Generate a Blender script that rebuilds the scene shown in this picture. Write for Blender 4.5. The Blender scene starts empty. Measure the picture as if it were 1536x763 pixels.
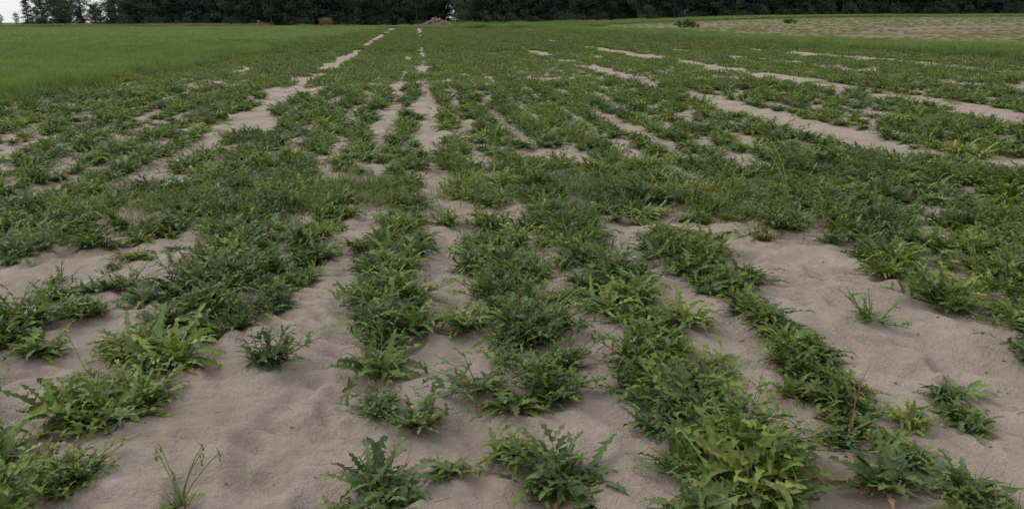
import bpy, math, random
from mathutils import Vector, Matrix, noise
random.seed(11)
R=random.random
def U(a,b): return a+(b-a)*random.random()
def clamp(v,a=0.0,b=1.0): return max(a,min(b,v))
def sm(a,b,v):
    t=clamp((v-a)/(b-a)); return t*t*(3-2*t)
def nz(x,y,z=0.0): return noise.noise(Vector((x,y,z)))
scene=bpy.context.scene
scene.view_settings.view_transform='Standard'
scene.view_settings.look='None'
scene.view_settings.exposure=0

# ------------------------------------------------------------------ terrain height
FOOT=[(U(-3,3.5),U(2,8),U(0,6.28),U(.7,1.2)) for i in range(70)]
FOOT+=[(-.62+U(-.25,.25),2.1+.16*i,U(1.2,1.9),1) for i in range(9)]
FOOT+=[(2.25+U(-.2,.2),3.0+.3*i,U(1.2,1.9),1.1) for i in range(9)]
def hz(x,y):
    far=2.0*sm(40,200,y)*sm(10,90,x)
    und=0.10*nz(x*.045,y*.03,3.1)*sm(8,40,y)
    near=1-sm(14,34,y)
    z=far+und
    if near>0 and y>-6:
        d=0.038*nz(x*1.5,y*.6,7)+0.030*nz(x*4.3,y*3.1,2)+0.018*nz(x*10,y*8,5)
        rip=sm(-1.35,-.95,x)*(1-sm(-.30,-.05,x))*1.2+ sm(1.9,2.15,x)*(1-sm(2.5,2.8,x))*.8+.3
        ph=(y*5.2+x*3.6+2.2*nz(x*1.1,y*1.1,9)+.8*nz(x*3.5,y*3.5,1))
        d+=0.028*rip*(abs(math.sin(ph*math.pi))-.5)*clamp(.6+1.4*nz(x*1.7,y*1.7,4))
        d+=-.026*math.exp(-((x+.62-.06*nz(y,3))/.05)**2)*(1-sm(3.4,4.2,y))
        d+=-.016*math.exp(-((x-.16)/.05)**2)
        if y<8.2 and -3.3<x<3.8:
            for fx,fy,fa,fs in FOOT:
                dx=x-fx; dy=y-fy
                if abs(dx)<.3 and abs(dy)<.3:
                    c,s=math.cos(fa),math.sin(fa); u=(dx*c+dy*s)/(.13*fs); v=(-dx*s+dy*c)/(.055*fs); q=u*u+v*v
                    if q<5: d+=-.024*math.exp(-q*q*.8)+.010*math.exp(-(q-2.)**2*1.5)
        z+=d*near
    return z

# ------------------------------------------------------------------ node helpers
def newmat(name):
    m=bpy.data.materials.new(name); m.use_nodes=True
    nt=m.node_tree; nt.nodes.clear()
    return m,nt
def N(nt,t,**k):
    n=nt.nodes.new(t)
    for a,b in k.items(): setattr(n,a,b)
    return n
def noise_n(nt,vec,scale,detail=4,rough=.55):
    n=N(nt,'ShaderNodeTexNoise'); n.inputs['Scale'].default_value=scale
    n.inputs['Detail'].default_value=detail; n.inputs['Roughness'].default_value=rough
    nt.links.new(vec,n.inputs['Vector']); return n.outputs[0]
def ramp(nt,fac,stops):
    r=N(nt,'ShaderNodeValToRGB'); e=r.color_ramp.elements
    while len(e)<len(stops): e.new(.5)
    for i,(p,c) in enumerate(stops):
        e[i].position=p; e[i].color=(c[0],c[1],c[2],1) if not isinstance(c,(int,float)) else (c,c,c,1)
    nt.links.new(fac,r.inputs[0]); return r.outputs[0]
def mix(nt,fac,a,b,bt='MIX'):
    m=N(nt,'ShaderNodeMix',data_type='RGBA',blend_type=bt)
    for s,v in ((m.inputs[0],fac),(m.inputs[6],a),(m.inputs[7],b)):
        if isinstance(v,(int,float)): s.default_value=v
        elif isinstance(v,tuple): s.default_value=(v[0],v[1],v[2],1)
        else: nt.links.new(v,s)
    return m.outputs[2]
def mth(nt,op,a,b=0.0,cl=False):
    m=N(nt,'ShaderNodeMath',operation=op); m.use_clamp=cl
    for s,v in ((m.inputs[0],a),(m.inputs[1],b)):
        if isinstance(v,(int,float)): s.default_value=v
        else: nt.links.new(v,s)
    return m.outputs[0]

# ------------------------------------------------------------------ materials
def ground_mat():
    m,nt=newmat('sandy_field_soil')
    tc=N(nt,'ShaderNodeTexCoord'); P=tc.outputs['Object']
    sx=N(nt,'ShaderNodeSeparateXYZ'); nt.links.new(P,sx.inputs[0])
    X,Y=sx.outputs[0],sx.outputs[1]
    a=noise_n(nt,P,1.6,7,.65); b=noise_n(nt,P,9,6,.65); c=noise_n(nt,P,140,3,.7)
    sand=ramp(nt,a,[(.3,(.31,.25,.202)),(.5,(.395,.327,.272)),(.7,(.45,.382,.325))])
    sand=mix(nt,ramp(nt,b,[(.35,0),(.7,.6)]),sand,(.275,.225,.185))
    sand=mix(nt,ramp(nt,c,[(.5,0),(.75,.5)]),sand,(.17,.145,.12))
    sand=mix(nt,ramp(nt,c,[(.26,.4),(.42,0)]),sand,(.52,.47,.42))
    g=noise_n(nt,P,2.2,6,.7)
    farf=mth(nt,'MULTIPLY',mth(nt,'SUBTRACT',Y,8.),1/40.,True)
    gm=mth(nt,'MULTIPLY',ramp(nt,g,[(.44,0),(.60,1)]),mth(nt,'ADD',mth(nt,'MULTIPLY',farf,.5),.2,True),True)
    sand=mix(nt,gm,sand,(.15,.145,.085))
    wob=mth(nt,'MULTIPLY',mth(nt,'SUBTRACT',noise_n(nt,P,.35,3),.5),2.0)
    Xw=mth(nt,'ADD',X,wob)
    lf=mth(nt,'MULTIPLY',mth(nt,'SUBTRACT',-7.6,Xw),1.2,True)
    sand=mix(nt,lf,sand,(.065,.085,.035))
    rf=mth(nt,'MULTIPLY',mth(nt,'SUBTRACT',Xw,21.5),.8,True)
    sand=mix(nt,rf,sand,(.07,.09,.035))
    br=mth(nt,'MULTIPLY',mth(nt,'SUBTRACT',Xw,27.5),.7,True)
    br=mth(nt,'MULTIPLY',br,mth(nt,'MULTIPLY',mth(nt,'SUBTRACT',165.,Y),.1,True))
    bn=noise_n(nt,P,.5,6,.7)
    sand=mix(nt,br,sand,ramp(nt,bn,[(.35,(.14,.125,.07)),(.62,(.215,.16,.108))]))
    en=mth(nt,'MULTIPLY',mth(nt,'SUBTRACT',Y,178.),.1,True)
    sand=mix(nt,en,sand,(.07,.09,.04))
    p=N(nt,'ShaderNodeBsdfPrincipled'); nt.links.new(sand,p.inputs['Base Color'])
    p.inputs['Roughness'].default_value=.92; p.inputs['Specular IOR Level'].default_value=.2
    h=mth(nt,'ADD',mth(nt,'MULTIPLY',b,.9),mth(nt,'MULTIPLY',c,.22))
    h=mth(nt,'ADD',h,mth(nt,'MULTIPLY',noise_n(nt,P,34,5,.65),.55))
    bp=N(nt,'ShaderNodeBump'); bp.inputs['Strength'].default_value=1.0; bp.inputs['Distance'].default_value=.045
    nt.links.new(h,bp.inputs['Height']); nt.links.new(bp.outputs[0],p.inputs['Normal'])
    o=N(nt,'ShaderNodeOutputMaterial'); nt.links.new(p.outputs[0],o.inputs[0])
    return m
def leaf_mat(name,trans=.25,rough=.5,spec=.3,patch=.5,ns=.8,yellow=(1.4,1.18,.75),dark=(.62,.7,.7),ns2=None,gain=None):
    m,nt=newmat(name)
    at=N(nt,'ShaderNodeAttribute',attribute_name='col')
    ge=N(nt,'ShaderNodeNewGeometry'); P=ge.outputs['Position']
    n1=noise_n(nt,P,ns,4,.6)
    tint=ramp(nt,n1,[(.32,dark),(.5,(1,1,1)),(.68,yellow)])
    col=mix(nt,patch,at.outputs[0],mix(nt,1.,at.outputs[0],tint,'MULTIPLY'))
    if gain: col=mix(nt,1.,col,gain,'MULTIPLY')
    if ns2:
        n3=noise_n(nt,P,ns2,5,.7)
        col=mix(nt,.9,col,mix(nt,1.,col,ramp(nt,n3,[(.35,(.55,.6,.65)),(.6,(1.2,1.12,.95))]),'MULTIPLY'))
    n2=noise_n(nt,P,45,2)
    col=mix(nt,.45,col,mix(nt,1.,col,ramp(nt,n2,[(.3,.55),(.7,1.4)]),'MULTIPLY'))
    p=N(nt,'ShaderNodeBsdfPrincipled'); nt.links.new(col,p.inputs['Base Color'])
    p.inputs['Roughness'].default_value=rough; p.inputs['Specular IOR Level'].default_value=spec
    o=N(nt,'ShaderNodeOutputMaterial')
    if trans>0:
        t=N(nt,'ShaderNodeBsdfTranslucent'); nt.links.new(mix(nt,1.,col,(1.25,1.35,.6),'MULTIPLY'),t.inputs[0])
        ms=N(nt,'ShaderNodeMixShader'); ms.inputs[0].default_value=trans
        nt.links.new(p.outputs[0],ms.inputs[1]); nt.links.new(t.outputs[0],ms.inputs[2]); nt.links.new(ms.outputs[0],o.inputs[0])
    else: nt.links.new(p.outputs[0],o.inputs[0])
    return m
M_ground=ground_mat()
M_weed=leaf_mat('weed_leaf',patch=.95,ns=1.1,yellow=(1.45,1.25,.9),dark=(.66,.74,.74),spec=.25,rough=.55,gain=(1.08,1.12,1.15))
M_grain=leaf_mat('young_cereal_blades',.3,.6,.2,.8,.12,(1.25,1.12,.9),(.75,.82,.8),ns2=.9,gain=(1.08,1.12,1.25))
M_tree=leaf_mat('tree_foliage',.15,.7,.15,.6,.06,(1.15,1.1,.85),(.75,.8,.9),gain=(1.15,1.2,1.35))  # foliage lifted to a hazy grey-green: slight distance haze put into the colour
M_dry=leaf_mat('dry_grass',.15,.8,.1,.3,.3,(1.1,1.05,.95),(.8,.8,.8))
M_rub=leaf_mat('rubble_brick_stone',0,.9,.1,.3,.3,(1.1,1,1),(.8,.8,.8))

# ------------------------------------------------------------------ mesh builder
class MB:
    def __init__(s): s.v=[];s.f=[];s.c=[]
    def quad(s,a,b,c,d,col):
        i=len(s.v); s.v+=[a,b,c,d]; s.f.append((i,i+1,i+2,i+3)); s.c+=[col]*4
    def mesh(s,name,mat,smooth=True):
        me=bpy.data.meshes.new(name); me.from_pydata([tuple(q) for q in s.v],[],s.f)
        at=me.attributes.new('col','FLOAT_COLOR','POINT')
        flat=[]
        for c in s.c: flat+=[c[0],c[1],c[2],1.0]
        at.data.foreach_set('color',flat)
        me.materials.append(mat)
        if smooth: me.polygons.foreach_set('use_smooth',[True]*len(me.polygons))
        me.update(); return me
    def leaf(s,base,az,L,W,el,curl,col,n=11,lobe=.6,fold=.35,petiole=.18,back=.35,sway=0.0,tipround=.8):
        p=Vector(base); i0=len(s.v); seg=L/n
        a=az; tw=U(-.7,.7)
        for i in range(n+1):
            t=i/n
            e=el-curl*t*t
            a=az+sway*t
            d=Vector((math.cos(a)*math.cos(e),math.sin(a)*math.cos(e),math.sin(e)))
            side=Vector((-math.sin(a),math.cos(a),0))
            up=side.cross(d)*-1
            if up.z<0: up=-up
            c_,s_=math.cos(tw*t),math.sin(tw*t)
            side,up=side*c_+up*s_,up*c_-side*s_
            if t<petiole: env=.12+.2*t/petiole
            else:
                q=(t-petiole)/(1-petiole)
                env=math.sin(math.pi*min(1,(.12+.88*q)**tipround))**.75 if q<1 else 0.0
                env=max(env,0.02)
            lf=1.0
            if lobe>0 and petiole<t<.92: lf=(1.0 if i%2 else 1-lobe)*U(.7,1.3)
            for k,sg in ((0,0),(1,1),(2,-1)):
                if k==0: v=p.copy()
                else:
                    w=W*.5*env*lf*U(.75,1.25)
                    v=p+side*sg*w+up*(w*fold+U(-.2,.2)*W*.5)
                    if i%2 and lobe>0: v-=d*back*w
                if v.z<.004: v.z=.004+U(0,.006)
                s.v.append(v)
                sh=1.2 if k==0 else U(.82,1.05)
                s.c.append((col[0]*sh,col[1]*sh,col[2]*sh))
            p=p+d*seg
            if p.z<.006: p.z=.006
        for i in range(n):
            b=i0+i*3
            s.f.append((b,b+1,b+4,b+3)); s.f.append((b+2,b,b+3,b+5))
    def blade(s,base,az,L,W,el,curl,col,n=3):
        p=Vector(base); i0=len(s.v)
        side=Vector((-math.sin(az),math.cos(az),0))
        for i in range(n+1):
            t=i/n; e=el-curl*t*t
            d=Vector((math.cos(az)*math.cos(e),math.sin(az)*math.cos(e),math.sin(e)))
            w=W*.5*(1-t**1.6)+.0004
            for sg in (1,-1):
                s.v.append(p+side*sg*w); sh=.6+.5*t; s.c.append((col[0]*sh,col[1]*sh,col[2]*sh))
            p=p+d*L/n
            if p.z<.004: p.z=.004
        for i in range(n):
            b=i0+2*i; s.f.append((b,b+1,b+3,b+2))
    def tube(s,pts,rads,col,k=5):
        i0=len(s.v)
        for j,(p,r) in enumerate(zip(pts,rads)):
            p=Vector(p)
            d=(Vector(pts[min(j+1,len(pts)-1)])-Vector(pts[max(j-1,0)])).normalized()
            a=d.cross(Vector((.31,.87,.2))).normalized(); b=d.cross(a)
            for q in range(k):
                an=2*math.pi*q/k
                s.v.append(p+a*math.cos(an)*r+b*math.sin(an)*r); s.c.append(col)
        for j in range(len(pts)-1):
            for q in range(k):
                a0=i0+j*k+q; a1=i0+j*k+(q+1)%k
                s.f.append((a0,a1,a1+k,a0+k))
GREENS=[(.088,.130,.032),(.073,.110,.032),(.108,.150,.040),(.062,.095,.030),(.126,.166,.048)]
def jit(c,k=.2):
    j=U(1-k,1+k); return (c[0]*j*U(.9,1.15),c[1]*j,c[2]*j*U(.85,1.15))
DEAD=[(.20,.13,.07),(.16,.10,.06),(.20,.10,.065),(.14,.11,.06)]

def dandelion(b,nl=30,L=.25,origin=(0,0,0),g=None,upright=.0,n=11,rad=.02,wid=1.0):
    ox,oy,oz=origin
    g0=g or random.choice(GREENS)
    for i in range(nl):
        q=i/nl
        el=U(.0,.5)+ (q**1.3)*U(.3,1.0)+upright
        l=L*U(.45,1.2)*(1-.3*q)
        b.leaf((ox+U(-rad,rad),oy+U(-rad,rad),oz+.005),U(0,6.283),l,l*U(.17,.33)*wid,el,U(.4,1.9),jit(g0,.4),n=n,
               lobe=U(.55,.88),fold=U(-.1,.5),sway=U(-.9,.9),back=U(.2,.9))
    for i in range(int(nl*.12)):
        b.leaf((ox,oy,oz+.004),U(0,6.283),L*U(.6,1),L*.14,U(.0,.15),U(.1,.3),jit(random.choice(DEAD)),n=7,lobe=.4,fold=.2)
def bushy(b,ns=10,H=.2,spread=.2,g=None,leafL=.09,per=8,flowers=0,n=7):
    g0=g or random.choice(GREENS)
    for sidx in range(ns):
        az=U(0,6.283); r=U(0,.06); e=U(.25,1.45)
        p=Vector((math.cos(az)*r,math.sin(az)*r,0)); pts=[p.copy()]; L=H*U(.6,1.25)
        if e<.8: L=L*1.1+spread*.4
        m=5
        for i in range(m):
            ee=e-.25*i/m*U(0,2); aa=az+U(-.25,.25)
            p=p+Vector((math.cos(aa)*math.cos(ee),math.sin(aa)*math.cos(ee),math.sin(ee)))*L/m
            pts.append(p.copy())
        b.tube(pts,[.003*(1-.12*i) for i in range(len(pts))],jit((.10,.14,.05)),3)
        for k in range(per):
            t=U(.05,1); i=min(int(t*m),m-1); q=pts[i].lerp(pts[i+1],t*m-i)
            l=leafL*U(.5,1.5)*(1.3-.6*t)
            b.leaf(q,az+U(-1.7,1.7),l,l*U(.25,.45),U(-.1,1.1),U(.3,1.4),jit(g0,.4),n=n,lobe=U(.55,.88),fold=U(0,.5),petiole=.12,back=.2,sway=U(-.4,.4))
        for k in range(flowers):
            q=pts[-1]+Vector((U(-.03,.03),U(-.03,.03),U(-.005,.035)))
            w=U(.002,.0035)
            b.quad(q+Vector((w,0,.001)),q+Vector((0,w,0)),q+Vector((-w,0,.001)),q+Vector((0,-w,.002)),(.4,.42,.32))
    for i in range(int(ns*2.2)):
        l=leafL*U(1.2,2.4)
        b.leaf((U(-.05,.05),U(-.05,.05),.004),U(0,6.283),l,l*U(.2,.32),U(.05,.7),U(.3,1.1),jit(g0,.3),n=n+4,lobe=.75,fold=.3)
def grasst(b,nb=70,H=.22,r=.05,col=(.075,.13,.035),W=.005,n=4):
    for i in range(nb):
        a=U(0,6.283); q=r*math.sqrt(R())
        b.blade((math.cos(a)*q,math.sin(a)*q,0),U(0,6.283),H*U(.5,1.2),W*U(.7,1.3),U(.6,1.5),U(.2,1.5),jit(col,.25),n)

def coll(name,meshes):
    c=bpy.data.collections.new(name)
    for i,me in enumerate(meshes):
        o=bpy.data.objects.new('%s_variant_%02d'%(name,i),me); c.objects.link(o)
    return c
var=[]
for i in range(7):
    b=MB(); dandelion(b,int(U(46,62)),U(.20,.26),n=15,rad=.06,upright=U(-.05,.22))
    if i%2: grasst(b,14,.18,.1,(.13,.17,.06),.004,4)
    var.append(b.mesh('dandelion',M_weed))
for i in range(5):
    b=MB(); bushy(b,int(U(15,21)),U(.14,.21),.22,leafL=.075,per=9); var.append(b.mesh('fine_weed',M_weed))
for i in range(4):
    b=MB(); dandelion(b,34,.21,rad=.08,g=random.choice(GREENS),upright=.1,n=13); bushy(b,12,.17,.22,leafL=.07,per=8); var.append(b.mesh('mixed_weed',M_weed))
for i in range(2):
    b=MB(); dandelion(b,50,.27,g=(.115,.160,.045),upright=.35,n=17,rad=.08,wid=.85); var.append(b.mesh('tall_weed',M_weed))
for i in range(2):
    b=MB(); bushy(b,14,.24,.18,leafL=.065,per=8,flowers=3); var.append(b.mesh('shepherds_purse',M_weed))
C_near=coll('weed',var)
farv=[]
for i in range(7):
    b=MB()
    for k in range(7):
        dandelion(b,11,.18,(U(-.26,.26),U(-.3,.3),0),n=5,upright=.25,rad=.05)
    for k in range(4):
        g0=random.choice(GREENS)
        for q in range(18):
            b.leaf((U(-.28,.28),U(-.32,.32),U(0,.08)),U(0,6.28),U(.06,.15),U(.025,.045),U(.2,1.3),U(.3,1.2),jit(g0,.3),n=4,lobe=.4)
    farv.append(b.mesh('weed_clump',M_weed))
C_far=coll('weed_clump',farv)
gv=[]
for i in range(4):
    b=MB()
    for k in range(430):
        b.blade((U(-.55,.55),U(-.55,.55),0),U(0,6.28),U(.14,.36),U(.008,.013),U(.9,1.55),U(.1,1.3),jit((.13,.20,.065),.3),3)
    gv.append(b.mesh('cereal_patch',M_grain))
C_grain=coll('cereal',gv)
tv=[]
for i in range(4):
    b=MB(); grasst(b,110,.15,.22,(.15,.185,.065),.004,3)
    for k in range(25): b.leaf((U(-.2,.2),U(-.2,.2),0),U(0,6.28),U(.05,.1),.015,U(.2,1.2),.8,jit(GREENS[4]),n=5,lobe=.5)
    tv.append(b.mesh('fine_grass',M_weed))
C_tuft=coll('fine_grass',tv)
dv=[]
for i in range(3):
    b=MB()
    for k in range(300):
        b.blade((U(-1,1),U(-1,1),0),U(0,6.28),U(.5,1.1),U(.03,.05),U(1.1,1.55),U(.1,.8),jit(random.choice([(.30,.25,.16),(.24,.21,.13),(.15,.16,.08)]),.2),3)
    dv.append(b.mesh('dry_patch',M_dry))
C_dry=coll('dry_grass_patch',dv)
lv=[]
for i in range(6):
    b=MB()
    b.leaf((0,0,.004),0,U(.02,.05),U(.006,.015),U(.0,.3),U(.4,1.5),jit([DEAD[0],DEAD[1],DEAD[3],DEAD[2],DEAD[1],(.20,.07,.05)][i]),n=5,lobe=.4)
    if i in (1,2):
        b=MB(); b.tube([(0,.02,.003),(.03,.03,.005),(.06,.02,.003)],[.0014,.0012,.0008],jit((.2,.16,.11)),3)
    if i in (3,4):
        b=MB(); b.tube([(-.005,0,.0),(0,0,.004),(.006,0,.002)],[.003,.006,.003],(.2,.17,.14),6)
    lv.append(b.mesh('litter',M_dry))
C_lit=coll('litter',lv)

# ------------------------------------------------------------------ GN scatter
def scatter(name,pts,collection):
    me=bpy.data.meshes.new(name); me.from_pydata([p[0] for p in pts],[],[])
    a=me.attributes.new('rot','FLOAT_VECTOR','POINT'); a.data.foreach_set('vector',[q for p in pts for q in p[1]])
    a=me.attributes.new('scl','FLOAT_VECTOR','POINT'); a.data.foreach_set('vector',[q for p in pts for q in p[2]])
    a=me.attributes.new('idx','INT','POINT'); a.data.foreach_set('value',[p[3] for p in pts])
    ob=bpy.data.objects.new(name,me); scene.collection.objects.link(ob)
    ng=bpy.data.node_groups.new(name+'_gn','GeometryNodeTree')
    ng.interface.new_socket(name='Geometry',in_out='INPUT',socket_type='NodeSocketGeometry')
    ng.interface.new_socket(name='Geometry',in_out='OUTPUT',socket_type='NodeSocketGeometry')
    gi=ng.nodes.new('NodeGroupInput'); go=ng.nodes.new('NodeGroupOutput')
    ci=ng.nodes.new('GeometryNodeCollectionInfo'); ci.inputs['Collection'].default_value=collection
    ci.inputs['Separate Children'].default_value=True; ci.inputs['Reset Children'].default_value=True
    ip=ng.nodes.new('GeometryNodeInstanceOnPoints'); ip.inputs['Pick Instance'].default_value=True
    def na(n,t):
        x=ng.nodes.new('GeometryNodeInputNamedAttribute'); x.data_type=t; x.inputs['Name'].default_value=n
        return next(o for o in x.outputs if o.enabled and o.name=='Attribute')
    e=ng.nodes.new('FunctionNodeEulerToRotation')
    L=ng.links.new
    L(gi.outputs[0],ip.inputs['Points']); L(ci.outputs[0],ip.inputs['Instance'])
    L(na('idx','INT'),ip.inputs['Instance Index']); L(na('rot','FLOAT_VECTOR'),e.inputs[0]); L(e.outputs[0],ip.inputs['Rotation'])
    L(na('scl','FLOAT_VECTOR'),ip.inputs['Scale']); L(ip.outputs[0],go.inputs[0])
    md=ob.modifiers.new('scatter','NODES'); md.node_group=ng
    return ob
def pt(x,y,s,idx,tilt=.14,sz=None,dz=0.0,turn=True):
    return ((x,y,hz(x,y)+dz),(U(-tilt,tilt),U(-tilt,tilt),U(0,6.283) if turn else random.choice([0,3.14159])+U(-.2,.2)),(s,s,sz if sz else s*U(.8,1.15)),idx)
def visible(x,y,m=1.5):
    th=math.radians(6.3); r=x*math.cos(th)-y*math.sin(th); f=y*math.cos(th)+x*math.sin(th)
    return f>1.2 and abs(r)<f*.78+m

# ------------------------------------------------------------------ near rows
def kind(x,y):
    n=nz(x*.9,y*.7,20)+U(-.35,.35)
    if n<.02: return random.choice([0,1,2,3,4,5,6])
    if n<.30: return random.choice([7,8,9,10,11,12,13,14,15])
    if n<.48: return random.choice([12,13,14,15,16])
    return random.choice([16,17,18,19,8])
near=[]; tuft=[]
def row(xf,w,segs,ends=True):
    for (y0,y1,dn,sc) in segs:
        y=y0+.05
        while y<y1:
            q=nz(xf(y)*3,y*1.3,88)
            ww=w*(1+.7*q)
            if R()<dn and not (q<-.36 and R()<.8):
                x=xf(y)+random.gauss(0,ww*.28)+.07*nz(xf(y),y*.9,12)
                s=sc*U(.52,1.12)
                near.append(pt(x,y+U(-.03,.03),s,kind(x,y)))
            y+=U(.04,.08)
row(lambda y:-2.02,.55,[(1.9,2.6,.6,.9),(2.95,4.75,.8,.95),(4.75,6.0,.35,.7),(6.0,8.3,.95,.95)])
row(lambda y:-1.28,.50,[(2.12,2.66,1,1.05),(2.9,3.35,.9,1.05),(3.35,8.3,1,1.08)])
row(lambda y:-.76,.26,[(4.0,4.75,.75,.75),(4.95,8.3,.8,.85)])
row(lambda y:-.15-.008*y,.36,[(2.25,2.55,1,1.0),(2.78,2.98,1,.8),(3.1,4.9,1,1.0),(4.95,6.2,1,.9),(6.5,8.3,.9,.85)])
row(lambda y:.45,.36,[(2.3,2.82,1,1.05),(2.9,3.45,1,.95),(3.5,4.28,1,.95),(4.32,5.05,1,.95),(5.1,6.0,.85,.8),(6.5,8.3,.75,.85)])
row(lambda y:1.0,.44,[(2.05,3.4,1,1.05),(3.4,8.3,1,.95)])
row(lambda y:1.68,.22,[(1.9,4.1,1,.9)])
row(lambda y:1.70,.40,[(4.1,8.3,1,.98)])
row(lambda y:2.08,.18,[(2.45,2.8,.7,.65)])
row(lambda y:2.25,.45,[(5.75,6.3,.6,.8),(6.3,8.3,1,.95)])
for k,x0 in enumerate((2.92,3.4,3.9,4.45,5.0,5.6)):
    row(lambda y,x0=x0:x0,.46,[(2.9,4.2,.95,1.05),(4.2,4.6,.6,.9),(4.6,8.3,.9,1.0)])
for x0 in (-2.65,-3.2,-3.8,-4.4,-5.0,-5.6):
    row(lambda y,x0=x0:x0,.5,[(2.0,4.5,.9,1),(4.5,5.4,.35,.8),(5.4,8.3,.9,.95)])
# ------------------------------------------------------------------ generic rows farther out
tracks=[(lambda y:-2.60-.014*y,.15,.003,.92),(lambda y:.09,.03,.0024,.90),(lambda y:-.50,.0,.001,.45),(lambda y:1.55,.0,.001,.3),
        (lambda y:5.5,.16,.001,.85),(lambda y:3.0,.04,.001,.35),
        (lambda y:9.4,.34,.002,.85),(lambda y:12.8,.22,.002,.6),(lambda y:17.0,.42,.002,.8),(lambda y:-5.6,.08,.001,.3)]
def bare(x,y):
    pad=.13+.10*sm(22,40,y)+.10*sm(40,130,y)
    for f,hw,gr,st in tracks:
        w=hw+gr*y+pad+.24*nz(x*.3,y*.5,f(0)*3)
        if abs(x-f(y))<w and (.5+1.2*nz(3,y*.33,f(0)*7))<st: return True
    bx=.05+.07*sm(0,4,x)+.22*sm(4.5,9,x)
    q=nz(x*.5,y*.66,40)+.5*nz(x*1.7,y*1.3,41)
    return q>.68-bx
bigfar=[]
x0=-8.2
while x0<22:
    y=8.1+U(0,.2)
    while y<40:
        x=x0+random.gauss(0,.11)
        if visible(x,y) and not bare(x,y) and R()<.95:
            s=U(.62,1.15)*(1-.25*sm(.2,.6,nz(x*.3,y*.2,60)))
            if y<19: near.append(pt(x,y,s,kind(x,y)))
            else: bigfar.append(pt(x,y,s*.85,random.randrange(7),turn=False))
        y+=U(.11,.19) if y<19 else U(.26,.42)
    x0+=.57
for i in range(22000):
    yy=40*(180/40)**R(); x=U(-8.3,22)
    if visible(x,yy) and not bare(x,yy):
        k=1+.4*sm(40,140,yy)
        bigfar.append(pt(x,yy,k*U(.8,1.15),random.randrange(7),sz=U(.8,1.3)))
for i in range(150):
    x=U(-3.0,2.6); y=7.0+random.gauss(0,.5)+.3*nz(x*.8,1)
    tuft.append(pt(x,y,U(.5,1.1),random.randrange(4)))
for i in range(900):
    x=U(-8,14); y=U(2.4,24)
    if visible(x,y) and nz(x*.5,y*.5,77)>.08 and not (-1.15<x<.75 and y<4.5) and not(1.9<x<2.6 and y<5.2) and not (.2>x>-.05): tuft.append(pt(x,y,U(.25,.8),random.randrange(4)))
for (x,y) in ((2.2,6.0),(2.35,6.1),(2.1,6.2),(-2.9,5.6),(2.0,6.8)):
    tuft.append(pt(x,y,.8,1))
# ------------------------------------------------------------------ cereal and verges
grain=[]
for i in range(15000):
    y=9+R()**1.4*65; x=U(-75,-8.0+.5*nz(y*.3,2))
    e=1+.5*sm(-10.5,-8.5,x)*(.5+nz(x,y*.4))
    if visible(x,y,3): grain.append(((x,y,hz(x,y)),(U(-.1,.1),U(-.1,.1),U(0,6.28)),(1.1,1.1,U(.55,1.15)*e),random.randrange(4)))
for i in range(9000):
    y=U(60,232); x=U(-165,-8)
    if visible(x,y,5): grain.append(((x,y,hz(x,y)),(0,0,U(0,6.28)),(3,3,U(.7,1.4)),random.randrange(4)))
for i in range(2600):
    y=18+R()**1.3*185; x=U(21.8,27.2)
    if visible(x,y,3): grain.append(((x,y,hz(x,y)),(0,0,U(0,6.28)),(1.4,1.4,U(.7,1.6)),random.randrange(4)))
for i in range(900):
    y=U(150,186); x=U(8,34)
    grain.append(((x,y,hz(x,y)),(0,0,U(0,6.28)),(2.5,2.5,U(1.2,3.2)*(.7+.8*sm(-.2,.4,nz(x*.15,y*.1)))),random.randrange(4)))
for i in range(3500):
    y=U(168,200); x=U(-10,190)
    grain.append(((x,y,hz(x,y)),(0,0,U(0,6.28)),(3,3,U(.8,1.8)),random.randrange(4)))
fallow=[]
for i in range(9000):
    y=U(25,170); x=27.5+1.6*int(U(0,70))+U(-.3,.3)
    if visible(x,y,5) and nz(x*.08,y*.08,5)>-.35: fallow.append(((x,y,hz(x,y)),(0,0,U(0,6.28)),(1.3,1.3,1.1),random.randrange(4)))
dry=[]
for i in range(1300):
    x=U(-190,-42); y=U(226,244)
    dry.append(((x,y,hz(x,y)),(0,0,U(0,6.28)),(1.6,1.6,U(.6,1.7)*(.7+.6*nz(x*.07,1))),random.randrange(3)))
for i in range(120):
    x=U(-30,60); y=U(196,206); dry.append(((x,y,hz(x,y)),(0,0,U(0,6.28)),(1,1,U(.4,.9)),random.randrange(3)))
lit=[]
for i in range(1200):
    x=U(-3,4); y=U(1.9,8)
    lit.append(((x,y,hz(x,y)+.001),(U(-.1,.1),U(-.1,.1),U(0,6.28)),(U(.4,1.),)*3,random.randrange(5)))
for p in near[:1100]:
    if p[0][1]<7 and R()<.7:
        a=U(0,6.28); x=p[0][0]+math.cos(a)*.16; y=p[0][1]+math.sin(a)*.16
        lit.append(((x,y,hz(x,y)+.002),(0,0,U(0,6.28)),(U(.6,1.5),)*3,random.choice([0,1,2,0,0,5])))
scatter('weed_plant_rows',near,C_near)
scatter('distant_weed_rows',bigfar,C_far)
scatter('fine_grass_tufts',tuft,C_tuft)
scatter('cereal_field_grass',grain,C_grain)
scatter('fallow_field_seedlings',fallow,C_tuft)
scatter('dry_grass_verge',dry,C_dry)
scatter('plant_litter',lit,C_lit)

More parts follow.
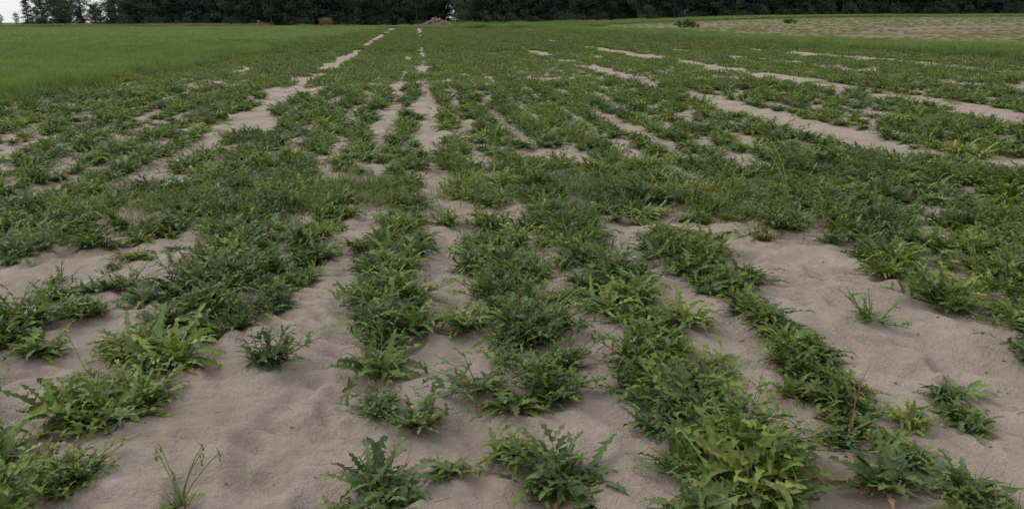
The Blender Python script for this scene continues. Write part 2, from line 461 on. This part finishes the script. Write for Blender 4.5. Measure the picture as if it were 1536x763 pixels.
# ------------------------------------------------------------------ individual foreground plants
def place(name,b,x,y,mat=M_weed,rz=0,s=1):
    o=bpy.data.objects.new(name,b.mesh(name,mat)); scene.collection.objects.link(o)
    o.location=(x,y,hz(x,y)); o.rotation_euler=(0,0,rz); o.scale=(s,s,s); return o
b=MB(); bushy(b,18,.15,.15,leafL=.06,per=9,g=GREENS[3]); place('low_weed',b,-.74,3.45)
b=MB(); bushy(b,14,.13,.15,leafL=.055,per=8,g=(.095,.125,.035)); place('low_weed',b,2.36,5.35)
b=MB(); bushy(b,12,.14,.12,leafL=.045,per=9,g=(.15,.20,.06)); place('low_weed',b,2.26,3.65)
b=MB(); 
for a in (0.1,.5,2.9,3.3,1.6,4.4,5.2): b.leaf((0,0,.005),a,U(.10,.16),.035,U(.1,.4),.3,jit((.13,.19,.055)),n=9,lobe=.1,fold=.3)
place('small_rosette',b,2.23,2.85)
b=MB(); bushy(b,30,.27,.25,leafL=.08,per=9,flowers=7,g=(.10,.145,.038)); place('shepherds_purse_plant',b,1.08,2.5)
b=MB(); grasst(b,12,.16,.03,(.12,.16,.055),.006,5)
for k in range(6):
    a=U(0,6.28); e=U(.7,1.35); q=[Vector((0,0,0))]
    for j in range(5): q.append(q[-1]+Vector((math.cos(a)*math.cos(e),math.sin(a)*math.cos(e),math.sin(e)))*.042); e-=.1
    b.tube(q,[.0018]*5+[.001],(.14,.17,.07),4)
    for j in range(12):
        b.blade(q[-1]-Vector((0,0,U(0,.05))),U(0,6.28),U(.012,.03),.005,U(.3,1.2),.3,(.15,.18,.08),2)
for k in range(9): b.leaf((0,0,.003),U(0,6.28),U(.08,.14),.03,U(.1,.6),.6,jit(GREENS[2]),n=9,lobe=.5)
place('grass_tuft',b,-.82,2.38)
def stalk(name,x,y,H,col,lean,az,head=None):
    b=MB(); q=[];
    for j in range(8):
        t=j/7; q.append(Vector((math.cos(az)*lean*H*t*t,math.sin(az)*lean*H*t*t,H*t)))
    b.tube(q,[.0035*(1-.4*j/7) for j in range(8)],col,5)
    if head:
        for k in range(34):
            a=U(0,6.28); b.blade(q[-1],a,.014,.005,U(.0,1.4),.5,head,2)
    else:
        for k in range(5):
            p=q[4+k%4]; a=U(0,6.28)
            b.tube([p,p+Vector((math.cos(a)*.03,math.sin(a)*.03,.05))],[.0016,.0008],col,3)
    place(name,b,x,y)
stalk('dandelion_stalk',-1.42,6.3,.42,(.20,.26,.08),.1,1)
stalk('dandelion_stalk',-1.32,3.05,.32,(.22,.27,.12),.35,2.6,(.45,.34,.05))
stalk('dandelion_stalk',-.95,4.9,.26,(.14,.2,.07),.2,1.6,(.6,.42,.03))
stalk('dandelion_stalk',3.2,5.2,.24,(.14,.2,.07),.2,1.6,(.6,.42,.03))
stalk('dry_stalk',-1.5,4.2,.32,(.36,.21,.15),.5,2.4)
stalk('dry_stalk',3.1,6.5,.47,(.38,.31,.18),.5,2.9)
stalk('dry_stalk',3.2,6.7,.49,(.38,.32,.18),.35,2.6)
stalk('dry_stalk',2.75,7.6,.42,(.3,.26,.15),.1,0)
stalk('dry_stalk',.43,3.6,.30,(.22,.10,.06),.2,1.5)
stalk('dry_stalk',1.55,2.55,.24,(.22,.10,.07),.2,.5)
stalk('dry_stalk',-2.05,4.55,.22,(.2,.12,.08),.1,.5)
stalk('dry_stalk',-2.2,3.3,.28,(.3,.12,.08),.7,2.5)

# ------------------------------------------------------------------ ground sheet
def axis(a,b,step,lo,hi,g=1.07):
    c=[]; v=a
    while v<=b: c.append(v); v+=step
    s=step; v=c[-1]
    while v<hi: s*=g; v+=s; c.append(v)
    s=step; v=a; left=[]
    while v>lo: s*=g; v-=s; left.append(v)
    return left[::-1]+c
xs=axis(-3.0,3.6,.02,-1500,1500); ys=axis(1.9,6.5,.02,-60,2500)
V=[(x,y,hz(x,y)) for y in ys for x in xs]
nx=len(xs); F=[(j*nx+i,j*nx+i+1,(j+1)*nx+i+1,(j+1)*nx+i) for j in range(len(ys)-1) for i in range(nx-1)]
me=bpy.data.meshes.new('ground'); me.from_pydata(V,[],F); me.materials.append(M_ground)
me.polygons.foreach_set('use_smooth',[True]*len(me.polygons))
o=bpy.data.objects.new('ground',me); scene.collection.objects.link(o)

# ------------------------------------------------------------------ trees
def tree(H,cw,base,nl,col,conif=False):
    b=MB(); bark=(.07,.062,.054)
    lean=(U(-.04,.04),U(-.04,.04))
    pts=[(lean[0]*H*t,lean[1]*H*t,H*.92*t) for t in (0,.15,.35,.6,.8,1)]
    r=H*.014
    b.tube(pts,[r*1.5,r,r*.85,r*.6,r*.35,.03],bark,7)
    ends=[]
    nb=22 if conif else 15
    for k in range(nb):
        t=base+(1-base)*(k+.5)/nb*.9; a=k*2.4+U(-.4,.4)
        L=cw*(1.05-t if conif else math.sin(math.pi*clamp(.18+.75*(t-base)/(1-base))))*U(.7,1.1)
        e=U(-.25,.05) if conif else U(.2,.8)
        p0=Vector((lean[0]*H*t,lean[1]*H*t,H*.92*t)); p1=p0+Vector((math.cos(a)*math.cos(e),math.sin(a)*math.cos(e),math.sin(e)))*L
        pm=p0.lerp(p1,.5)+Vector((0,0,-.1*L))
        b.tube([p0,pm,p1],[r*.4,r*.22,.02],bark,4)
        ends+=[(p1,1.0),(pm,.9),(p0.lerp(p1,.75),1.0)]
    if not conif: ends.append((Vector((0,0,H*.95)),1.1))
    per=nl//len(ends)
    for (c,k) in ends:
        g=U(.55,1.5); rad=H*.085*U(.7,1.3)*k; sq=.45 if conif else .7
        for q in range(per):
            d=Vector((random.gauss(0,.5),random.gauss(0,.5),random.gauss(0,.5)*sq))*rad
            p=c+d; s=U(.14,.30)
            n1=Vector((U(-1,1),U(-1,1),U(-.6,.6))).normalized(); n2=n1.cross(Vector((U(-1,1),U(-1,1),U(-1,1)))).normalized()
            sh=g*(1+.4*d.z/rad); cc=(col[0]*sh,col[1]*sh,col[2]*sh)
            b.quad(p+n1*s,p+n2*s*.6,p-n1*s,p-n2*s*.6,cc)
    return b.mesh('tree',M_tree,False)
TV=[]
for k in range(5): TV.append(tree(U(15,19),U(4,5.2),U(.10,.2),4200,random.choice([(.055,.072,.046),(.048,.064,.046),(.062,.08,.046)])))
for k in range(2): TV.append(tree(U(17,20),3.2,.06,4200,(.034,.05,.04),True))
def shrub(H,w,nl,col):
    b=MB()
    for k in range(9):
        a=U(0,6.28); p1=Vector((math.cos(a)*w*.35,math.sin(a)*w*.35,H*U(.5,.85)))
        b.tube([(0,0,0),p1*.5+Vector((0,0,.1)),p1],[.05,.03,.01],(.06,.05,.04),4)
    for k in range(26):
        a=U(0,6.28); rr=w*.5*math.sqrt(R()); c=Vector((math.cos(a)*rr,math.sin(a)*rr,H*U(.1,.85)*(1-.5*(rr/(w*.5))**2))); g=U(.6,1.4)
        for q in range(nl//26):
            p=c+Vector((random.gauss(0,.3),random.gauss(0,.3),random.gauss(0,.22)))*H*.35
            if p.z<.03: p.z=.03
            s=U(.06,.13)*max(1,H/2.2)
            n1=Vector((U(-1,1),U(-1,1),U(-.6,.6))).normalized(); n2=n1.cross(Vector((U(-1,1),U(-1,1),U(-1,1)))).normalized()
            b.quad(p+n1*s,p+n2*s*.6,p-n1*s,p-n2*s*.6,(col[0]*g,col[1]*g,col[2]*g))
    return b
for k in range(2): TV.append(shrub(3.8,4.5,2600,(.055,.075,.044)).mesh('undergrowth',M_tree,False))
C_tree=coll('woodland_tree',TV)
tp=[]
def addt(x,y,s,idx,sz=None):
    tp.append(((x,y,hz(x,y)-.1),(0,0,U(0,6.28)),(s,s,sz or s),idx))
gap=math.atan2(683-768,1205)+math.radians(6.3)
def ingap(x,y,w=1.7): return abs((math.atan2(x,y)-gap)*math.hypot(x,y))<w
for rrow in range(6):
    x=-113.0+rrow*1.5
    while x<215:
        if x<10: yb=262-(x+129)*.20
        else: yb=226-.12*(x-10)
        y=yb+rrow*5.5+U(-2,2)
        if not ingap(x,y):
            s=U(.8,1.15)
            lowe=1-.35*(1-sm(-94,-82,x))
            if -101<x<-92: lowe=.38
            idx=random.choice([0,1,2,3,4,0,1,2,5,6]) 
            if not (lowe<.95 and rrow>2): addt(x,y,s*lowe,idx)
            if rrow<3 and not ingap(x,y,4): addt(x+U(-2,2),y-U(1,4),U(.6,1.2)*(lowe if lowe<1 else 1),random.choice([7,8]))
        x+=U(3.2,5.0)
for k in range(60):
    addt(U(-330,-190),U(440,470),U(.3,.5),random.choice([0,1,2,7,8]))
scatter('distant_treeline',tp,C_tree)
b=shrub(1.35,3.6,2200,(.08,.115,.04)); place('shrub',b,40,122,M_tree)
b=shrub(.9,2.2,1200,(.09,.13,.045)); place('shrub',b,60,130,M_tree)
b=MB()
for k in range(900):
    a=U(0,6.28); q=U(0,1.3); b.blade((math.cos(a)*q,math.sin(a)*q,0),a,U(1.2,2.7),.06,U(1.1,1.5),U(.1,.7),jit(random.choice([(.24,.20,.15),(.19,.16,.12)]),.2),4)
place('dry_reed_clump',b,-22,203,M_dry)
def rock(b,c,s,col):
    i0=len(b.v); k=6
    rot=Matrix.Rotation(U(0,6.28),3,Vector((U(-1,1),U(-1,1),U(-1,1))).normalized())
    for z,rr in ((-.5,.6),(-.1,1.),(.35,.8)):
        for q in range(k):
            an=q/k*6.283+U(-.2,.2); v=Vector((math.cos(an)*rr*U(.75,1.1),math.sin(an)*rr*U(.6,1),z*U(.8,1.2)))*s
            b.v.append(c+rot@v); b.c.append(col)
    for j in range(2):
        for q in range(k):
            a0=i0+j*k+q;a1=i0+j*k+(q+1)%k; b.f.append((a0,a1,a1+k,a0+k))
    b.f.append(tuple(i0+k-1-q for q in range(k))); b.f.append(tuple(i0+2*k+q for q in range(k)))
b=MB()
for k in range(750):
    x=random.gauss(0,2.7); y=random.gauss(0,1.3)
    h=2.0*math.exp(-(x/3.2)**2-(y/1.7)**2)+.35*nz(x,y,8)
    rock(b,Vector((x,y,max(0,h)*U(.3,1))),U(.12,.45),jit(random.choice([(.24,.19,.16),(.28,.24,.21),(.19,.16,.14),(.25,.18,.155)]),.3))
o=bpy.data.objects.new('rubble_heap',b.mesh('rubble_heap',M_rub,False)); scene.collection.objects.link(o); o.location=(4.3,204,hz(4.3,204))

# ------------------------------------------------------------------ light: thin even overcast
el=math.radians(42); az=math.radians(-50)
w=bpy.data.worlds.new('World'); scene.world=w; w.use_nodes=True; nt=w.node_tree; nt.nodes.clear()
sk=N(nt,'ShaderNodeTexSky',sky_type='NISHITA'); sk.sun_disc=False; sk.sun_elevation=el; sk.sun_rotation=az
sk.air_density=1.4; sk.dust_density=4.0
hs=N(nt,'ShaderNodeHueSaturation'); hs.inputs['Saturation'].default_value=.15; nt.links.new(sk.outputs[0],hs.inputs['Color'])
tcw=N(nt,'ShaderNodeTexCoord')
mp=N(nt,'ShaderNodeMapping'); mp.inputs['Scale'].default_value=(1,1,3.5); nt.links.new(tcw.outputs['Generated'],mp.inputs[0])
cl=ramp(nt,noise_n(nt,mp.outputs[0],2.2,5,.55),[(.3,(.83,.85,.88)),(.7,(1.,1.,.99))])
cl=mix(nt,1.,cl,(7.2,7.2,7.2),'MULTIPLY')
bg=N(nt,'ShaderNodeBackground'); bg.inputs[1].default_value=.15; nt.links.new(mix(nt,.8,hs.outputs[0],cl),bg.inputs[0])
ow=N(nt,'ShaderNodeOutputWorld'); nt.links.new(bg.outputs[0],ow.inputs[0])
sd=bpy.data.lights.new('sun','SUN'); sd.energy=1.5; sd.angle=math.radians(35); sd.color=(1,.96,.88)
so=bpy.data.objects.new('sun',sd); scene.collection.objects.link(so)
dirv=Vector((math.sin(az)*math.cos(el),math.cos(az)*math.cos(el),math.sin(el)))
so.rotation_euler=dirv.to_track_quat('Z','Y').to_euler(); so.location=(0,0,30)

# ------------------------------------------------------------------ camera
cd=bpy.data.cameras.new('camera'); cd.sensor_width=36; cd.lens=28.24; cd.clip_start=.05; cd.clip_end=5000
co=bpy.data.objects.new('camera',cd); scene.collection.objects.link(co)
co.matrix_world=Matrix.Translation((0,0,1.5))@Matrix.Rotation(math.radians(-6.3),4,'Z')@Matrix.Rotation(math.radians(73.75),4,'X')@Matrix.Rotation(math.radians(-.25),4,'Z')
scene.camera=co
